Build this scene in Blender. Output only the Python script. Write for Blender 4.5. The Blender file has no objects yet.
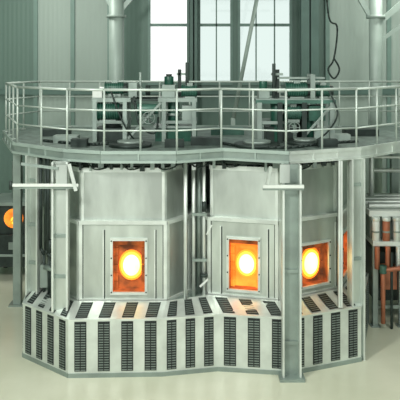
import bpy, math, random
from mathutils import Vector, Matrix
random.seed(4)
S=bpy.context.scene
try:
    S.view_settings.view_transform='Standard'
except Exception: pass

# ---------------------------------------------------------------- materials
def mat(name,c,metal=0.0,rough=0.5,var=0.0,scale=4.0,emit=None,es=0.0,c2=None,bump=0.0,stretch=(1,1,1)):
    m=bpy.data.materials.new(name); m.use_nodes=True
    nt=m.node_tree; b=nt.nodes['Principled BSDF']
    b.inputs['Metallic'].default_value=metal; b.inputs['Roughness'].default_value=rough
    b.inputs['Base Color'].default_value=(*c,1)
    if var>0 or c2 or bump>0:
        tc=nt.nodes.new('ShaderNodeTexCoord'); mp=nt.nodes.new('ShaderNodeMapping')
        mp.inputs['Scale'].default_value=stretch
        n=nt.nodes.new('ShaderNodeTexNoise'); n.inputs['Scale'].default_value=scale; n.inputs['Detail'].default_value=5
        nt.links.new(tc.outputs['Object'],mp.inputs['Vector']); nt.links.new(mp.outputs[0],n.inputs['Vector'])
        r=nt.nodes.new('ShaderNodeValToRGB')
        r.color_ramp.elements[0].position=0.35; r.color_ramp.elements[1].position=0.68
        if c2 is None:
            lo=tuple(max(0,x*(1-var)) for x in c); hi=tuple(min(1,x*(1+var)) for x in c)
        else: lo,hi=c,c2
        r.color_ramp.elements[0].color=(*lo,1); r.color_ramp.elements[1].color=(*hi,1)
        nt.links.new(n.outputs['Fac'],r.inputs['Fac']); nt.links.new(r.outputs['Color'],b.inputs['Base Color'])
        if emit and c2:
            nt.links.new(r.outputs['Color'],b.inputs['Emission Color'])
        if bump>0:
            bp=nt.nodes.new('ShaderNodeBump'); bp.inputs['Strength'].default_value=bump
            nt.links.new(n.outputs['Fac'],bp.inputs['Height']); nt.links.new(bp.outputs[0],b.inputs['Normal'])
    if emit:
        if not c2: b.inputs['Emission Color'].default_value=(*emit,1)
        b.inputs['Emission Strength'].default_value=es
    return m
M={}
M['silver']=mat('galvanised_sheet',(0.50,0.555,0.51),0.75,0.36,0.24,2.2,bump=0.06,stretch=(1,1,0.35))
M['silver2']=mat('galvanised_sheet_light',(0.66,0.72,0.67),0.5,0.38,0.13,3.0)
M['steel']=mat('painted_steel',(0.27,0.335,0.30),0.4,0.45,0.15,3.0)
M['steeld']=mat('dark_steel',(0.03,0.046,0.040),0.4,0.5,0.3,6.0)
M['rail']=mat('rail_paint',(0.52,0.60,0.545),0.3,0.4,0.05)
M['struct']=mat('pale_structure_paint',(0.33,0.415,0.37),0.1,0.45,0.06)
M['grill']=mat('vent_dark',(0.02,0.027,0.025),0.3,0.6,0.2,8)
M['slat']=mat('vent_slat',(0.22,0.27,0.245),0.5,0.5,0.1)
M['white']=mat('pale_panel',(0.66,0.71,0.66),0.0,0.45,0.05)
M['green']=mat('motor_green',(0.015,0.085,0.055),0.1,0.35,0.25,6)
M['green2']=mat('machine_green',(0.05,0.135,0.10),0.1,0.4,0.2,6)
M['deck']=mat('checker_deck',(0.15,0.20,0.175),0.4,0.5,0.35,7,bump=0.1)
M['col']=mat('structure_green',(0.09,0.16,0.135),0.1,0.5,0.1,2)
M['frame']=mat('window_frame',(0.15,0.24,0.205),0.1,0.5,0.05)
M['copper']=mat('copper_pipe',(0.40,0.15,0.08),0.4,0.4,0.2,5)
M['brick']=mat('hot_brick',(0.12,0.04,0.015),0,0.9,emit=(1,1,1),es=0.38,c2=(0.55,0.14,0.03),scale=5)
M['brickh']=mat('hotter_brick',(0.70,0.13,0.012),0,0.9,emit=(1,1,1),es=0.9,c2=(1.0,0.34,0.04),scale=3)
M['hot']=mat('furnace_glow',(1,0.78,0.28),0,0.9,emit=(1,1,1),es=2.0,c2=(1,0.92,0.45),scale=3)
M['mid']=mat('glow_amber',(1,0.55,0.06),0,0.9,emit=(1.0,0.55,0.05),es=1.5)
M['ring']=mat('glow_rim',(1,0.28,0.03),0,0.9,emit=(1.0,0.25,0.015),es=1.2)
M['floor']=mat('floor_coating',(0.60,0.625,0.475),0,0.28,scale=0.8,c2=(0.72,0.74,0.59))
def wallmat(name,c,f=9.0):
    m=mat(name,c,0.0,0.55); nt=m.node_tree; b=nt.nodes['Principled BSDF']
    tc=nt.nodes.new('ShaderNodeTexCoord'); w=nt.nodes.new('ShaderNodeTexWave'); w.bands_direction='X'
    w.inputs['Scale'].default_value=f/6.28*2; w.inputs['Distortion'].default_value=0
    nt.links.new(tc.outputs['Object'],w.inputs['Vector'])
    bp=nt.nodes.new('ShaderNodeBump'); bp.inputs['Strength'].default_value=0.12; bp.inputs['Distance'].default_value=0.03
    nt.links.new(w.outputs['Fac'],bp.inputs['Height']); nt.links.new(bp.outputs[0],b.inputs['Normal'])
    return m
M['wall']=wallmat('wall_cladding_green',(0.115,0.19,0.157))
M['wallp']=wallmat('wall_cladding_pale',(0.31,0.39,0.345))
M['roof']=mat('shading_ceiling_sheet',(0.30,0.35,0.32),0.0,0.7)
g=bpy.data.materials.new('window_glass'); g.use_nodes=True; nt=g.node_tree; nt.nodes.clear()
o=nt.nodes.new('ShaderNodeOutputMaterial'); mx=nt.nodes.new('ShaderNodeMixShader'); t=nt.nodes.new('ShaderNodeBsdfTransparent'); gl=nt.nodes.new('ShaderNodeBsdfGlossy')
t.inputs[0].default_value=(1,1,1,1); gl.inputs['Roughness'].default_value=0.05; mx.inputs[0].default_value=0.04
nt.links.new(t.outputs[0],mx.inputs[1]); nt.links.new(gl.outputs[0],mx.inputs[2]); nt.links.new(mx.outputs[0],o.inputs[0])
M['glass']=g
g=g.copy(); g.name='tinted_window_glass'; M['glass2']=g
g.node_tree.nodes['Transparent BSDF'].inputs[0].default_value=(0.80,0.85,0.84,1)

# ---------------------------------------------------------------- mesh builder
class MB:
    def __init__(s): s.v=[];s.f=[];s.m=[];s.names=[];s.sm=[]
    def mi(s,k):
        if k not in s.names: s.names.append(k)
        return s.names.index(k)
    def add(s,vs,fs,k,smooth=False):
        o=len(s.v); s.v+= [tuple(x) for x in vs]; i=s.mi(k)
        for f in fs: s.f.append([a+o for a in f]); s.m.append(i); s.sm.append(smooth)
        return s
    def box(s,c,d,k,rz=0,R=None):
        R=R or Matrix.Rotation(rz,3,'Z'); c=Vector(c)
        vs=[c+R@Vector((sx*d[0]/2,sy*d[1]/2,sz*d[2]/2)) for sx in(-1,1) for sy in(-1,1) for sz in(-1,1)]
        return s.add(vs,[(0,1,3,2),(4,6,7,5),(0,4,5,1),(2,3,7,6),(0,2,6,4),(1,5,7,3)],k)
    def bx(s,x0,x1,y0,y1,z0,z1,k): return s.box(((x0+x1)/2,(y0+y1)/2,(z0+z1)/2),(abs(x1-x0),abs(y1-y0),abs(z1-z0)),k)
    def bar(s,a,b,w,h,k):
        a=Vector(a);b=Vector(b);d=b-a; q=d.to_track_quat('X','Z').to_matrix()
        return s.box((a+b)/2,(d.length,w,h),k,R=q)
    def cyl(s,a,b,r,k,n=14,r2=None):
        a=Vector(a);b=Vector(b);q=(b-a).to_track_quat('Z','Y').to_matrix(); r2=r if r2 is None else r2
        vs=[a+q@Vector((r*math.cos(t),r*math.sin(t),0)) for t in [2*math.pi*i/n for i in range(n)]]
        vs+=[b+q@Vector((r2*math.cos(t),r2*math.sin(t),0)) for t in [2*math.pi*i/n for i in range(n)]]
        s.add(vs,[(i,(i+1)%n,n+(i+1)%n,n+i) for i in range(n)],k,True)
        o=len(s.v)-2*n; i=s.mi(k)
        s.f.append([o+j for j in reversed(range(n))]);s.m.append(i);s.sm.append(False)
        s.f.append([o+n+j for j in range(n)]);s.m.append(i);s.sm.append(False)
        return s
    def path(s,pts,r,k,n=8):
        for a,b in zip(pts[:-1],pts[1:]):
            s.cyl(a,b,r,k,n)
        return s
    def prism(s,poly,z0,z1,k,kt=None):
        n=len(poly)
        vs=[(x,y,z0) for x,y in poly]+[(x,y,z1) for x,y in poly]
        s.add(vs,[(i,(i+1)%n,n+(i+1)%n,n+i) for i in range(n)],k)
        s.add([(x,y,z1) for x,y in poly],[list(range(n))],kt or k)
        s.add([(x,y,z0) for x,y in poly],[list(reversed(range(n)))],k)
        return s
    def obj(s,name,parent=None,bevel=0):
        me=bpy.data.meshes.new(name); me.from_pydata(s.v,[],s.f)
        for k in s.names: me.materials.append(M[k])
        for p,i,sm in zip(me.polygons,s.m,s.sm): p.material_index=i; p.use_smooth=sm
        me.update(); ob=bpy.data.objects.new(name,me); S.collection.objects.link(ob)
        if parent: ob.parent=parent
        if bevel:
            b=ob.modifiers.new('bevel','BEVEL'); b.width=bevel; b.segments=2; b.limit_method='ANGLE'
        return ob
def empty(name):
    e=bpy.data.objects.new(name,None); S.collection.objects.link(e); return e
def spline(pts,n=6):
    P=[Vector(p) for p in pts]; P=[P[0]]+P+[P[-1]]; out=[]
    for i in range(1,len(P)-2):
        for j in range(n):
            t=j/n; a,b,c,d=P[i-1:i+3]
            out.append(0.5*((2*b)+(-a+c)*t+(2*a-5*b+4*c-d)*t*t+(-a+3*b-3*c+d)*t**3))
    out.append(P[-2]); return out

# ---------------------------------------------------------------- room
BY=17.0
MB().bx(-9,10,-2,BY,-0.1,0,'floor').obj('floor')
wins=[(-1.27,-0.26,3.95,6.9),(-0.05,0.80,3.95,6.9),(0.92,2.25,3.95,6.9)]
w=MB()
def wseg(x0,x1,z0,z1,k): w.bx(x0,x1,BY,BY+0.2,z0,z1,k)
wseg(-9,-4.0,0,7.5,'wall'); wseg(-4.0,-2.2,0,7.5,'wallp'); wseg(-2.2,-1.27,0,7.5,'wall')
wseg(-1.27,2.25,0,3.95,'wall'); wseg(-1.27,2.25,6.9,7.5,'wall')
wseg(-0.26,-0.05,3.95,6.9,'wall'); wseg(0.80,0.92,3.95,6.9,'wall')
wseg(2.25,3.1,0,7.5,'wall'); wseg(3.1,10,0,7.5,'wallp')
w.obj('wall_back')
MB().bx(-9.2,-9,-2,BY+0.2,0,7.5,'wallp').obj('wall_left')
MB().bx(10,10.2,-2,BY+0.2,0,7.5,'wallp').obj('wall_right')
c=MB(); c.bx(-9.2,10.2,8.5,BY+0.2,7.5,7.6,'roof').bx(-9.2,-5,-2,8.5,7.5,7.6,'roof').bx(6,10.2,-2,8.5,7.5,7.6,'roof').bx(-5,6,-2,2.5,7.5,7.6,'roof'); c.obj('shading_ceiling')  # out of view, added to darken the interior; gap lets sky light in
for i,(x0,x1,z0,z1) in enumerate(wins):
    b=MB(); t=0.06
    b.bx(x0,x0+t,BY-0.03,BY+0.1,z0,z1,'frame').bx(x1-t,x1,BY-0.03,BY+0.1,z0,z1,'frame')
    b.bx(x0,x1,BY-0.05,BY+0.1,z0,z0+t,'frame').bx(x0,x1,BY-0.03,BY+0.1,z1-t,z1,'frame')
    b.bx(x0+t,x1-t,BY,BY+0.06,5.38,5.45,'frame')
    if i==0: b.bx(x0+t,x1-t,BY+0.07,BY+0.08,z0,z1,'glass')
    else:
        b.bx(x0+t,x1-t,BY+0.07,BY+0.08,z0,z1,'glass2')
        for xx in ([x0+0.45] if i==1 else [x0+0.45,x0+0.9]): b.bx(xx-0.015,xx+0.015,BY,BY+0.06,z0,z1,'frame')
    b.obj('window_%d'%(i+1))
MB().bx(-9,10,BY-0.04,BY,0,0.15,'col').obj('baseboard_back')
b=MB(); b.bx(-9,10,BY-0.1,BY,3.72,3.86,'col').obj('trim_1')
b=MB()
for x in(-4.0,-2.2,-3.1,3.1,4.6): b.bx(x-0.05,x+0.05,BY-0.06,BY,0,7.5,'frame')
b.obj('trim_2')

def icol(name,x,y,wd,z1=7.5,k='col',dp=0.3):
    b=MB()
    b.bx(x-wd/2,x+wd/2,y-dp/2,y-dp/2+0.03,0,z1,k).bx(x-wd/2,x+wd/2,y+dp/2-0.03,y+dp/2,0,z1,k).bx(x-0.02,x+0.02,y-dp/2,y+dp/2,0,z1,k)
    b.bx(x-wd/2-0.08,x+wd/2+0.08,y-dp/2-0.08,y+dp/2+0.08,0,0.03,k)
    return b.obj(name,bevel=0.004)
icol('steel_column',2.6,16.6,0.42)
icol('steel_column',-0.15,16.75,0.18)
b=MB(); b.cyl((-1.86,15.5,0),(-1.86,15.5,7.5),0.17,'struct',24); b.cyl((-1.86,15.5,5.5),(-1.86,15.5,5.56),0.22,'struct',24)
b.cyl((-1.86,15.5,0),(-1.86,15.5,0.04),0.3,'struct',24)
b.bar((-1.86,15.5,5.55),(-2.2,15.5,6.2),0.08,0.1,'struct').bar((-1.86,15.5,5.55),(-1.3,15.5,6.2),0.08,0.1,'struct')
b.obj('round_column')
b=MB(); b.cyl((3.78,15,0),(3.78,15,7.5),0.14,'struct',24); b.cyl((3.78,15,0),(3.78,15,0.04),0.26,'struct',24)
b.cyl((3.78,15,5.45),(3.78,15,5.52),0.2,'struct',24)
b.bar((3.78,15,5.3),(3.2,15,6.3),0.08,0.1,'struct').bar((3.78,15,5.3),(4.6,15,6.0),0.08,0.12,'struct').bar((3.78,15,4.9),(4.6,15,5.5),0.05,0.08,'struct')
b.obj('round_column')
b=MB(); b.cyl((1.38,15.2,6.6),(0.72,15.2,3.25),0.045,'struct',10); b.cyl((0.3,15.2,5.9),(1.9,15.2,5.9),0.03,'struct',8)
b.cyl((0.72,15.2,0),(0.72,15.2,3.3),0.05,'struct',10).cyl((1.38,15.2,6.6),(1.38,15.2,7.5),0.045,'struct',10)
b.obj('diagonal_brace')
b=MB(); b.path(spline([(2.75,15.5,7.5),(2.85,15.5,5.6),(3.05,15.5,5.3),(2.98,15.5,4.6),(2.85,15.5,4.35),(2.98,15.5,4.15),(3.1,15.5,4.35),(2.98,15.5,4.6)]),0.02,'steeld')
b.obj('hanging_cable')

# ---------------------------------------------------------------- furnace
fur=empty('glass_melting_furnace')
L=[(-2.55,11.3),(-1.82,10.5),(-0.5,10.5),(-0.16,10.95),(-0.16,12.6),(-0.8,13.2),(-1.9,13.2),(-2.55,12.6)]
Rr=[(0.12,10.78),(1.18,10.5),(2.22,11.1),(2.62,12.0),(2.0,13.2),(0.6,13.2),(0.12,12.6)]
def inset(poly,d):
    cx=sum(p[0] for p in poly)/len(poly); cy=sum(p[1] for p in poly)/len(poly)
    out=[]
    for x,y in poly:
        v=Vector((x-cx,y-cy)); l=v.length; v*= (l-d)/l; out.append((cx+v.x,cy+v.y))
    return out
def P3(a,b,u,z,off=0):
    d=Vector((b[0]-a[0],b[1]-a[1])); n=Vector((d.y,-d.x)).normalized()
    return Vector((a[0]+d.x*u+n.x*off,a[1]+d.y*u+n.y*off,z))
def panel(b,p,q,u0,u1,z0,z1,o0,o1,k):
    vs=[P3(p,q,u,z,o) for o in(o0,o1) for u,z in((u0,z0),(u1,z0),(u1,z1),(u0,z1))]
    b.add(vs,[(0,3,2,1),(4,5,6,7),(0,1,5,4),(1,2,6,5),(2,3,7,6),(3,0,4,7)],k)
ZL,ZM,ZT=0.90,2.12,2.93
def body(name,poly,wins):
    b=MB(); n=len(poly)
    for i in range(n):
        p,q=poly[i],poly[(i+1)%n]
        ln=math.dist(p,q)
        if i in wins:
            u0,u1,z0,z1,hot=wins[i]
            def quad(a,c,e,f): b.add([P3(p,q,a,e),P3(p,q,c,e),P3(p,q,c,f),P3(p,q,a,f)],[(0,1,2,3)],'silver')
            quad(0,u0,ZL,ZM);quad(u1,1,ZL,ZM);quad(u0,u1,ZL,z0);quad(u0,u1,z1,ZM)
            D=-0.16
            kb='brickh' if hot else 'brick'
            c=[(u0,z0),(u1,z0),(u1,z1),(u0,z1)]
            for j in range(4):
                a,e=c[j],c[(j+1)%4]
                b.add([P3(p,q,*a),P3(p,q,*e),P3(p,q,*e,D),P3(p,q,*a,D)],[(0,1,2,3)],'brick')
            b.add([P3(p,q,*x,D) for x in c],[(0,1,2,3)],kb)
            ww=(u1-u0)*ln
            nr=6
            for r_ in range(nr):
                za=z0+(z1-z0)*r_/nr; zb=z0+(z1-z0)*(r_+1)/nr-0.012
                for (ua,ub) in ((u0,u0+(u1-u0)*0.13),(u1-(u1-u0)*0.13,u1)):
                    panel(b,p,q,ua,ub,za,zb,D,D+0.05,kb)
            panel(b,p,q,u0,u1,z1-0.09,z1,D,D+0.07,'brick')
            um=(u0+u1)/2+0.02; zm=(z0+z1)/2-0.02; r=min(ww*0.34,0.175)
            dirv=Vector((q[0]-p[0],q[1]-p[1],0)).normalized()
            def oval(off,rx,rz,k):
                c0=P3(p,q,um,zm,D+off)
                N_=28; vs=[c0]+[c0+dirv*rx*math.cos(2*math.pi*t/N_)+Vector((0,0,rz*math.sin(2*math.pi*t/N_))) for t in range(N_)]
                b.add(vs,[(0,1+t,1+(t+1)%N_) for t in range(N_)],k)
            oval(0.025,r*1.18,r*1.42,'ring'); oval(0.035,r*1.0,r*1.22,'mid'); oval(0.045,r*0.78,r*0.98,'hot')
            fw=0.04; fu=fw/ln
            for (ua,ub,za,zb) in ((u0-fu,u0,z0-fw,z1+fw),(u1,u1+fu,z0-fw,z1+fw),(u0,u1,z1,z1+fw),(u0,u1,z0-fw,z0)):
                panel(b,p,q,ua,ub,za,zb,0,0.03,'silver2')
            g=0.10/ln
            for uu in (max(0.03,u0-g-0.04),min(0.96,u1+g+0.03)):
                panel(b,p,q,uu,uu+0.02/ln,z0-0.1,ZM-0.12,0,0.022,'silver2')
                panel(b,p,q,uu+0.02/ln,uu+0.035/ln,z0-0.1,ZM-0.12,0,0.006,'steeld')
            for uu in (u0-fu/2,u1+fu/2):
                for zz in [z0+k*(z1-z0)/3 for k in range(4)]:
                    b.cyl(P3(p,q,uu,zz,0.03),P3(p,q,uu,zz,0.045),0.011,'steeld',6)
        else:
            b.add([P3(p,q,0,ZL),P3(p,q,1,ZL),P3(p,q,1,ZM),P3(p,q,0,ZM)],[(0,1,2,3)],'silver')
        ca=0.05/ln
        panel(b,p,q,0,ca,ZL,ZM,0,0.015,'silver2'); panel(b,p,q,1-ca,1,ZL,ZM,0,0.015,'silver2')
        panel(b,p,q,ca,ca+0.012/ln,ZL,ZM,0,0.004,'steeld'); panel(b,p,q,1-ca-0.012/ln,1-ca,ZL,ZM,0,0.004,'steeld')
        panel(b,p,q,0,1,ZM-0.035,ZM+0.02,0.0,0.03,'silver2')
        panel(b,p,q,0,1,ZM-0.045,ZM-0.035,0.0,0.01,'steel')
        panel(b,p,q,0,1,ZL,ZL+0.07,0.0,0.03,'silver2')
    b.add([(x,y,ZM+0.015) for x,y in poly],[list(range(n))],'silver2')
    up=inset(poly,0.07); b.prism(up,ZM,ZT,'silver')
    for i in range(n):
        p,q=up[i],up[(i+1)%n]; ln=math.dist(p,q)
        panel(b,p,q,0,1,ZT-0.07,ZT,0,0.025,'silver2'); panel(b,p,q,0,0.04/ln,ZM,ZT,0,0.012,'silver2'); panel(b,p,q,1-0.04/ln,1,ZM,ZT,0,0.012,'silver2')
    return b.obj(name,fur)
body('chamber_a',L,{1:(0.385,0.75,1.07,1.84,False)})
body('chamber_b',Rr,{0:(0.31,0.72,1.06,1.82,True),1:(0.36,0.80,1.07,1.70,False),2:(0.15,0.8,1.07,1.75,True)})

P=[(-2.95,12.6),(-2.72,10.70),(-1.89,10.0),(-0.55,10.05),(0.26,10.22),(1.30,10.08),(2.44,10.55),(2.95,12.2)]
Q=[(-2.6,12.6),(-2.6,11.27),(-1.85,10.45),(-0.5,10.45),(0.12,10.72),(1.19,10.45),(2.26,11.05),(2.66,12.0)]
N=[5,4,4,3,3,4,5]
b=MB(); ZS=0.83; ZI=0.95
b.prism(Q+[(2.0,13.3),(-1.9,13.3)],0.0,0.93,'steel')
for i in range(len(P)-1):
    p,q,a,c=P[i],P[i+1],Q[i],Q[i+1]; ln=math.dist(p,q)
    panel(b,p,q,0,1,0.0,ZS,-0.03,0,'silver2')
    p0=P3(p,q,0,ZS);q0=P3(p,q,1,ZS);a0=Vector((*a,ZI));c0=Vector((*c,ZI))
    b.add([p0,q0,c0,a0],[(0,1,2,3)],'silver2')
    panel(b,p,q,0,1,0,0.06,0,0.012,'steel')
    panel(b,p,q,0,1,ZS-0.02,ZS+0.005,0,0.008,'silver2')
    n=N[i]
    for j in range(n):
        u0=(j+0.26)/n; u1=(j+0.77)/n
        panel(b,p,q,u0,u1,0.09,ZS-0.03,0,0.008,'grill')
        um=(u0+u1)/2; g=0.012/ln
        z=0.105
        while z<ZS-0.05:
            panel(b,p,q,u0+g,um-g*0.6,z,z+0.013,0.008,0.018,'slat'); panel(b,p,q,um+g*0.6,u1-g,z,z+0.013,0.008,0.018,'slat')
            z+=0.036
        def sl(u,t,o): return (p0.lerp(q0,u)).lerp(a0.lerp(c0,u),t)+Vector((0,0,o))
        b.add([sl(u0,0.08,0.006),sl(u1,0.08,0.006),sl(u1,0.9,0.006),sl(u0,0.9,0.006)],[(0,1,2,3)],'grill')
        for t in [0.14+0.1*m for m in range(8)]:
            b.add([sl(u0+g,t,0.01),sl(u1-g,t,0.01),sl(u1-g,t+0.03,0.01),sl(u0+g,t+0.03,0.01)],[(0,1,2,3)],'slat')
b.obj('vented_skirt',fur)

def hpost(b,x,y,z0,z1,wd,dp,rz=0,k='silver2',kw='silver'):
    R=Matrix.Rotation(rz,3,'Z')
    def bb(ox,oy,sx,sy,k):
        c=Vector((x,y,(z0+z1)/2))+R@Vector((ox,oy,0)); b.box(c,(sx,sy,z1-z0),k,rz)
    bb(-wd/2+0.014,0,0.028,dp,k); bb(wd/2-0.014,0,0.028,dp,k); bb(0,0.03,wd,0.02,kw)
    for z in (z0+0.5,(z0+z1)/2,z1-0.4):
        c=Vector((x,y,z))+R@Vector((0,0.01,0)); b.box(c,(wd-0.03,0.03,0.05),'steel',rz)
b=MB()
hpost(b,1.31,10.0,0.0,3.06,0.27,0.18,0,kw='steel')
b.box((1.31,9.98,0.02),(0.36,0.26,0.04),'steel')
hpost(b,2.38,10.62,0.0,3.06,0.22,0.16,math.radians(15),kw='silver')
hpost(b,-2.06,10.3,0.86,3.06,0.24,0.16)
hpost(b,-2.62,11.0,0.86,3.06,0.22,0.16,math.radians(-20))
hpost(b,2.1,10.45,0.86,3.05,0.06,0.08)
b.obj('support_posts',fur)

b=MB()
for x,y,r,k in((-0.10,10.72,0.03,'silver2'),(-0.02,10.85,0.035,'steel'),(0.06,10.7,0.025,'silver2'),(-0.22,10.55,0.03,'silver2'),(0.02,11.3,0.09,'steel')):
    b.cyl((x,y,0.9),(x,y,3.05),r,k,12)
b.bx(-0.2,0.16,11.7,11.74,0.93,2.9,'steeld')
b.cyl((0.06,10.66,1.25),(0.06,10.66,1.29),0.06,'steeld',12).bar((0.0,10.64,1.1),(0.12,10.62,1.22),0.02,0.03,'white')
b.bar((-0.12,10.66,2.2),(0.1,10.66,2.2),0.03,0.04,'steel').cyl((0.06,10.62,2.25),(0.06,10.62,2.4),0.035,'steeld',10)
b.bar((-0.12,10.66,1.5),(0.1,10.66,1.5),0.03,0.04,'steel').bar((0.1,10.62,1.9),(0.18,10.6,2.05),0.02,0.02,'white')
for x,y in((-2.35,10.85),(-2.45,10.95),(-2.28,10.7)):
    b.path([(x,y,0.9),(x,y,1.5),(x-0.05,y,1.6),(x-0.05,y,3.05)],0.025,'steeld',10)
b.cyl((-2.4,10.8,1.35),(-2.15,10.6,1.35),0.04,'steel',10).cyl((-2.3,10.72,1.6),(-2.3,10.72,1.8),0.05,'steeld',10)
b.bx(-2.5,-2.3,10.9,11.0,1.0,1.35,'steel')
b.path([(2.56,10.9,0.0),(2.56,10.9,3.0)],0.03,'steel',10)
b.obj('gas_pipework',fur)
b=MB()
b.path([(-2.5,11.2,3.0),(-1.85,10.55,3.0),(-0.45,10.5,3.0),(0.1,10.75,3.0),(1.2,10.55,3.0),(2.25,11.1,3.0)],0.035,'steeld',10)
for i in range(26):
    x=-1.8+0.155*i
    y=10.5 if x<-0.3 or x>0.9 else 10.72
    if x>1.4: y=10.5+(x-1.3)*0.5
    b.box((x,y,2.96+0.03*random.random()),(0.03+0.07*random.random(),0.06,0.10+0.08*random.random()),random.choice(['steeld','steeld','steel','silver2']))
    b.cyl((x,y+0.1,2.88),(x,y+0.1,3.08),0.018,'steel',8)
for i in range(7):
    x=-1.7+0.5*i; y=10.42 if x<-0.3 or x>0.9 else 10.66
    b.path(spline([(x,y,3.06),(x+0.12,y,2.93),(x+0.3,y,2.95),(x+0.42,y,3.06)],4),0.012,'steeld',6)
b.obj('cable_header',fur)
b=MB()
b.box((-2.27,10.14,2.74),(1.0,0.04,0.04),'white'); b.box((-2.27,10.17,2.70),(1.0,0.05,0.03),'steel'); b.box((-2.02,10.17,2.88),(0.16,0.03,0.3),'silver')
b.bar((-1.9,10.12,3.05),(-1.8,10.12,2.66),0.03,0.05,'silver2'); b.cyl((-2.75,10.12,2.68),(-2.75,10.12,2.80),0.025,'steeld',10)
b.bar((-2.6,10.14,3.05),(-2.06,10.14,2.98),0.03,0.04,'steel')
b.obj('swing_arm_a',fur)
b=MB()
b.box((1.18,9.86,2.77),(0.58,0.04,0.045),'white'); b.box((1.18,9.89,2.73),(0.58,0.05,0.03),'steel'); b.bar((0.95,9.86,2.8),(1.0,9.88,3.05),0.03,0.04,'silver2')
b.box((1.2,9.88,2.95),(0.14,0.03,0.26),'silver')
b.obj('swing_arm_b',fur)

# ---------------------------------------------------------------- deck
plat=empty('service_platform')
DK=[(-3.72,13.2),(-3.02,11.3),(-2.05,10.45),(-1.45,10.2),(-0.35,10.2),(0.35,10.55),(1.3,10.15),(2.45,10.65),(4.1,12.2),(4.1,14.2),(-3.3,14.2)]
b=MB(); b.prism(DK,3.07,3.2,'steel','deck')
n=len(DK)
for i in range(n):
    p,q=DK[i],DK[(i+1)%n]
    k='silver2' if i in(6,7) else 'struct'
    panel(b,p,q,0,1,3.05,3.085,0.0,0.03,k); panel(b,p,q,0,1,3.18,3.23,-0.01,0.02,k)
    if i in(6,7): panel(b,p,q,0,1,3.085,3.18,0.0,0.008,'silver2')
    m=max(1,round(math.dist(p,q)/0.5))
    for j in range(1,m): panel(b,p,q,j/m-0.01,j/m+0.01,3.085,3.18,0,0.02,k)
b.obj('deck',plat)
b=MB()
IN=inset(DK,0.06)
def railrun(pts):
    m=len(pts)
    for i in range(m):
        p,q=pts[i],pts[(i+1)%m]; ln=math.dist(p,q); k=max(1,round(ln/0.62))
        for z,r in((4.12,0.020),(3.82,0.013),(3.52,0.013)):
            b.cyl((p[0],p[1],z),(q[0],q[1],z),r,'rail',8)
        for j in range(k):
            t=j/k; x=p[0]+(q[0]-p[0])*t; y=p[1]+(q[1]-p[1])*t
            b.cyl((x,y,3.2),(x,y,4.12),0.017,'rail',8); b.cyl((x,y,3.2),(x,y,3.22),0.045,'rail',8)
railrun(IN)
b.obj('guard_railing',plat)
b=MB()
for x,y in((-3.2,13.9),(3.9,14.0),(-3.4,13.0),(0,14.0)):
    b.bx(x-0.07,x+0.07,y-0.07,y+0.07,0,3.07,'steel'); b.bx(x-0.14,x+0.14,y-0.14,y+0.14,0,0.03,'steel')
b.obj('platform_legs',plat)
b=MB()
for x,y,r in((-1.1,11.0,0.34),(0.9,11.0,0.36),(1.7,11.3,0.3)):
    b.cyl((x,y,3.2),(x,y,3.25),r,'steeld',28); b.cyl((x,y,3.25),(x,y,3.29),r*0.6,'steel',24)
for x,y,sx,sy,k in((-2.2,11.5,0.4,0.25,'steel'),(0.1,11.2,0.5,0.2,'steeld'),(2.3,11.7,0.4,0.25,'struct'),(-0.2,12.4,0.3,0.3,'green2'),(-2.6,12.6,0.5,0.3,'steeld'),(2.9,12.6,0.6,0.3,'steeld'),(0.5,12.8,0.6,0.3,'green2'),(-0.4,10.9,0.3,0.15,'steeld'),(-1.9,11.0,0.25,0.2,'steeld'),(2.0,10.95,0.3,0.15,'steeld')):
    b.box((x,y,3.26),(sx,sy,0.12),k)
b.path(spline([(-2.6,11.6,3.22),(-2.0,11.2,3.22),(-1.6,11.1,3.22),(-1.2,11.5,3.22)]),0.025,'steeld')
b.path(spline([(2.6,11.5,3.22),(2.0,11.2,3.22),(1.4,10.7,3.22),(0.7,10.8,3.22),(0.2,11.5,3.22)]),0.025,'steeld')
b.obj('charging_lids',plat)

# ---------------------------------------------------------------- drive units
def motor(b,x,y,z,r,l,k='green',ax=(1,0,0)):
    a=Vector(ax); c=Vector((x,y,z))
    b.cyl(c-a*l/2,c+a*l/2,r,k,18); b.cyl(c+a*l/2,c+a*(l/2+0.06),r*0.85,'steeld',18); b.cyl(c-a*(l/2+0.12),c-a*l/2,r*0.25,'silver2',10)
    b.cyl(c-a*(l/2+0.02),c-a*l/2,r*1.15,k,18)
    nfin=8
    for i in range(nfin):
        t=-0.4+0.8*i/(nfin-1); b.cyl(c+a*(l*t-0.006),c+a*(l*t+0.006),r*1.12,'green2' if k=='green' else k,16)
    b.box(c+Vector((0,0,r)),(0.1,0.1,0.08),'steel')
    b.box(c-Vector((0,0,r+0.02)),(l*0.7,r*1.6,0.05),'steel')
def wheel(b,c,r,k,ax=(0,1,0)):
    c=Vector(c);a=Vector(ax); N_=16
    q=a.to_track_quat('Z','Y').to_matrix()
    pts=[c+q@Vector((r*math.cos(2*math.pi*i/N_),r*math.sin(2*math.pi*i/N_),0)) for i in range(N_+1)]
    b.path(pts,0.010,k,6)
    for i in range(0,N_,4): b.cyl(c,pts[i],0.007,k,6)
b=MB(); y0=11.9
for x,k in((-1.75,'struct'),(-1.25,'struct'),(-0.6,'steel'),(-0.1,'steel')):
    for y in(y0-0.3,y0+0.35):
        b.bx(x-0.035,x+0.035,y-0.035,y+0.035,3.2,3.9,k)
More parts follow.
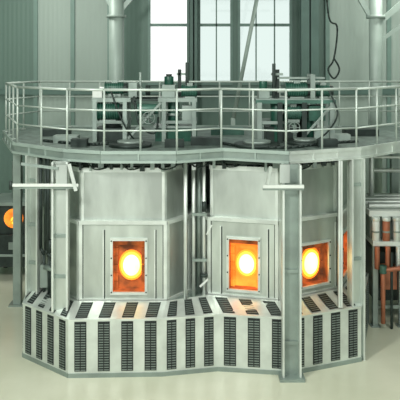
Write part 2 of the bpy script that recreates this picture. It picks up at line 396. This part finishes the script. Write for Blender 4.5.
for y in(y0-0.3,y0+0.35):
    b.bx(-1.8,-1.15,y-0.03,y+0.03,3.86,3.92,'steel'); b.bx(-0.7,-0.05,y-0.03,y+0.03,3.86,3.92,'steel'); b.bx(-1.2,-0.65,y-0.02,y+0.02,3.88,3.91,'steeld'); b.bx(-1.8,-1.2,y-0.02,y+0.02,3.5,3.55,'steel'); b.bx(-0.65,-0.05,y-0.02,y+0.02,3.5,3.55,'steel')
b.bx(-1.8,-1.15,y0-0.3,y0+0.35,3.9,3.93,'steel'); b.bx(-0.7,-0.05,y0-0.3,y0+0.35,3.9,3.93,'steel')
motor(b,-1.52,y0-0.2,3.70,0.14,0.34); motor(b,-1.45,y0+0.0,4.08,0.10,0.30,'green')
b.bx(-1.8,-1.64,y0-0.25,y0+0.05,3.93,4.06,'white'); b.bx(-1.2,-1.06,y0-0.2,y0+0.2,3.93,4.18,'steel')
b.cyl((-1.2,y0-0.1,4.05),(-0.6,y0-0.1,4.05),0.03,'silver2',10); b.cyl((-0.92,y0-0.1,4.05),(-0.84,y0-0.1,4.05),0.08,'steeld',16); b.cyl((-1.02,y0-0.1,4.05),(-0.98,y0-0.1,4.05),0.06,'steel',16)
b.cyl((-1.05,y0-0.2,3.74),(-0.70,y0-0.2,3.74),0.09,'green2',16)
b.bx(-0.64,-0.42,y0-0.2,y0+0.2,3.93,4.14,'steel'); b.cyl((-0.53,y0,4.14),(-0.53,y0,4.28),0.08,'green',16); b.cyl((-0.53,y0,4.28),(-0.53,y0,4.32),0.05,'steeld',12)
motor(b,-0.17,y0-0.2,4.04,0.095,0.24,'green')
b.cyl((-0.22,y0,3.9),(-0.22,y0,4.52),0.03,'steeld',10); b.bx(-0.38,-0.32,y0,y0+0.06,3.9,4.4,'steeld'); b.cyl((-1.02,y0,3.3),(-1.02,y0,4.35),0.022,'steel',12)
b.bx(-0.40,-0.2,y0,y0+0.05,4.3,4.34,'steel')
b.cyl((-0.45,y0-0.05,3.45),(-0.45,y0-0.05,3.9),0.10,'green',16); b.cyl((-0.45,y0-0.05,3.62),(-0.45,y0-0.05,3.66),0.13,'steel',16); b.cyl((-1.5,y0+0.05,3.2),(-1.5,y0+0.05,3.6),0.15,'steeld',16)
b.bx(-0.75,-0.15,y0-0.25,y0+0.25,3.2,3.45,'green'); b.bx(-0.78,-0.12,y0-0.27,y0+0.27,3.42,3.46,'steel'); b.bx(-1.75,-1.3,y0-0.25,y0+0.2,3.2,3.42,'steeld')
b.bx(-0.3,-0.12,y0-0.28,y0-0.1,3.5,3.8,'steel')
wheel(b,(-0.85,y0-0.34,3.6),0.10,'steel')
b.bar((-1.2,y0-0.3,3.25),(-0.65,y0-0.3,3.85),0.03,0.04,'steel'); b.bar((-0.65,y0+0.3,3.25),(-1.2,y0+0.3,3.85),0.03,0.04,'steel')
b.path(spline([(-1.1,y0-0.25,3.95),(-1.0,y0-0.4,3.5),(-0.75,y0-0.4,3.35),(-0.7,y0-0.2,3.6)]),0.018,'steeld')
b.path(spline([(-1.5,y0-0.3,4.1),(-1.35,y0-0.4,3.7),(-1.2,y0-0.4,3.4),(-1.1,y0-0.2,3.22)]),0.015,'steeld')
b.obj('stirrer_drive_unit',bevel=0.004)
b=MB(); y0=11.8
for x in(0.98,1.32,1.72,2.18):
    for y in(y0-0.3,y0+0.3):
        b.bx(x-0.04,x+0.04,y-0.04,y+0.04,3.2,3.86,'steeld' if x in(1.32,1.72) else 'steel')
for y in(y0-0.3,y0+0.3):
    b.bx(0.92,2.24,y-0.03,y+0.03,3.84,3.9,'green2'); b.bx(0.95,1.35,y-0.02,y+0.02,3.5,3.55,'steel'); b.bar((1.72,y,3.3),(2.18,y,3.82),0.03,0.04,'steel')
b.bx(0.92,2.24,y0-0.3,y0+0.3,3.89,3.92,'steel')
b.bx(0.98,1.16,y0-0.2,y0+0.2,3.92,4.08,'steel'); b.cyl((1.07,y0,4.08),(1.07,y0,4.20),0.07,'green',16)
b.cyl((1.24,y0-0.1,3.9),(1.24,y0-0.1,4.5),0.03,'steeld',10); b.bx(1.28,1.34,y0-0.05,y0,3.9,4.4,'steeld'); b.bx(1.2,1.4,y0-0.06,y0-0.02,4.3,4.34,'steel'); b.cyl((1.3,y0-0.1,3.2),(1.3,y0-0.1,3.9),0.12,'green',14); b.cyl((1.3,y0-0.1,3.5),(1.3,y0-0.1,3.54),0.15,'steel',14)
motor(b,1.62,y0-0.1,4.06,0.12,0.34,'green'); motor(b,2.08,y0,4.04,0.10,0.22,'green')
b.cyl((1.3,y0-0.1,4.04),(1.5,y0-0.1,4.04),0.03,'silver2',10); b.bx(1.3,2.1,y0-0.1,y0+0.3,4.24,4.27,'steel'); b.bx(1.84,1.92,y0-0.2,y0+0.2,3.92,4.32,'steel')
motor(b,1.55,y0-0.2,3.68,0.11,0.28,'green2'); b.bx(1.80,2.08,y0-0.25,y0+0.1,3.55,3.80,'green')
b.bx(1.1,1.55,y0-0.2,y0+0.2,3.2,3.45,'steeld'); b.bx(1.9,2.15,y0-0.2,y0+0.2,3.2,3.42,'struct')
b.cyl((2.0,y0,3.2),(2.0,y0,3.9),0.05,'silver2',12); b.cyl((1.82,y0-0.1,3.2),(1.82,y0-0.1,3.6),0.09,'green',12)
wheel(b,(1.55,y0-0.36,3.45),0.09,'steel')
b.path(spline([(2.1,y0-0.3,4.1),(2.25,y0-0.4,3.7),(2.1,y0-0.4,3.4),(1.9,y0-0.3,3.22)]),0.015,'steeld')
b.obj('stirrer_drive_unit',bevel=0.004)

# ---------------------------------------------------------------- left oven
b=MB(); x0,x1,ya,yb=-4.35,-3.45,14.4,15.4
b.bx(x0,x1,ya,yb,0.28,0.95,'steeld'); b.bx(x0,x1,ya+0.06,yb,0.95,1.55,'steeld'); b.bx(x0-0.03,x1+0.03,ya-0.03,yb+0.03,1.55,1.62,'steel')
for x in(x0+0.08,x1-0.08):
    for y in(ya+0.08,yb-0.08): b.bx(x-0.04,x+0.04,y-0.04,y+0.04,0,0.3,'steeld')
b.cyl((-3.86,ya+0.06,1.28),(-3.86,ya+0.02,1.28),0.20,'brickh',24); b.cyl((-3.82,ya+0.02,1.24),(-3.82,ya,1.24),0.09,'mid',20)
b.bar((-3.95,ya,1.15),(-3.7,ya,1.45),0.02,0.03,'ring')
b.bx(x0+0.05,x1-0.05,ya-0.03,ya,0.5,0.55,'steel'); b.bx(-3.95,-3.7,ya-0.04,ya,0.65,0.8,'steel')
b.cyl((-3.9,14.9,1.6),(-3.9,14.9,2.4),0.12,'steel',14)
b.obj('annealing_oven',bevel=0.005)
# ---------------------------------------------------------------- right conveyor bench
b=MB(); x0,x1,ya,yb=2.95,5.2,11.9,13.4
b.bx(x0,x1,ya,yb,1.38,1.46,'silver2'); b.bx(x0,x1,ya+0.2,yb,1.46,1.86,'steel'); b.bx(x0-0.03,x1,ya+0.12,yb,1.86,1.96,'white')
for x in(3.0,3.45,4.3,5.1):
    for y in(ya+0.05,yb-0.05): b.bx(x-0.045,x+0.045,y-0.045,y+0.045,0,1.38,'steel'); b.bx(x-0.08,x+0.08,y-0.08,y+0.08,0,0.02,'steel')
b.bx(x0+0.1,x1,ya+0.3,yb-0.2,0.35,1.2,'steeld'); b.bx(x0,x1,ya+0.03,ya+0.07,0.3,0.36,'steel'); b.bx(x0+0.2,x0+0.45,ya+0.12,ya+0.3,0.6,1.0,'copper')
for i in range(12):
    x=3.02+i*0.18; k='copper' if i%3==1 else ('silver2' if i%3 else 'white')
    b.cyl((x,ya+0.08,1.46),(x,ya+0.08,1.80),0.065,k,14); b.cyl((x,ya+0.08,1.80),(x,ya+0.08,1.86),0.075,'silver2',14); b.cyl((x,ya+0.08,1.60),(x,ya+0.08,1.63),0.072,'steel',14)
    b.cyl((x,ya-0.02,1.0),(x,ya-0.02,1.38),0.045,'copper' if i%3!=2 else 'silver2',12)
for i in range(4): b.cyl((x0,ya+0.3+i*0.3,2.01),(x1,ya+0.3+i*0.3,2.01),0.05,'silver2',12)
b.path([(3.1,ya-0.1,0.1),(3.1,ya-0.1,1.0),(3.6,ya-0.1,1.05)],0.04,'copper',8); b.path([(3.25,ya-0.08,0.0),(3.25,ya-0.08,1.3)],0.025,'steeld',8)
b.cyl((3.1,ya-0.1,0.95),(3.1,ya-0.1,1.08),0.06,'green2',12)
b.cyl((3.2,13,1.9),(3.2,13,3.07),0.05,'silver2',10).cyl((3.2,13,2.5),(5.2,13,2.5),0.04,'silver2',10).cyl((3.2,13,2.75),(5.2,13,2.75),0.03,'silver2',10)
b.obj('conveyor_bench',bevel=0.004)

# ---------------------------------------------------------------- light
W=bpy.data.worlds.new('sky'); S.world=W; W.use_nodes=True
bg=W.node_tree.nodes['Background']; bg.inputs[0].default_value=(0.97,1.0,0.97,1); bg.inputs[1].default_value=1.3
def area(name,loc,rot,size,e,c=(1,0.99,0.93)):
    l=bpy.data.lights.new(name,'AREA'); l.energy=e; l.size=size; l.color=c
    o=bpy.data.objects.new(name,l); o.location=loc; o.rotation_euler=rot; S.collection.objects.link(o)
area('fill_lamp',(-3.5,4.0,7.2),(math.radians(48),0,math.radians(-22)),1.0,460)  # unseen fill light, added to brighten the dim lower front of the furnace
area('fill_lamp',(4,7,7.3),(math.radians(25),0,math.radians(20)),1.0,120)  # this and the next two: unseen lights added for highlights and brightness
area('fill_lamp',(-3.5,14.5,7.3),(0,0,0),1.5,110)
area('fill_lamp',(4.5,14.5,7.3),(0,0,0),1.5,130)
for i,(x,y,z) in enumerate(((-1.06,10.2,1.4),(0.68,10.4,1.4),(1.85,10.5,1.4))):
    l=bpy.data.lights.new('furnace_glow_light','POINT'); l.energy=0.8; l.color=(1,0.4,0.1); l.shadow_soft_size=0.12
    o=bpy.data.objects.new('glow_lamp_%d'%(i+1),l); o.location=(x,y,z); o.parent=fur; S.collection.objects.link(o)

cam=bpy.data.cameras.new('camera'); co=bpy.data.objects.new('camera',cam); S.collection.objects.link(co)
co.location=(0,0,4.56); co.rotation_euler=(math.radians(90),0,0)
cam.sensor_width=36; cam.lens=697/400*36; cam.shift_y=-0.35; cam.clip_end=200
S.camera=co
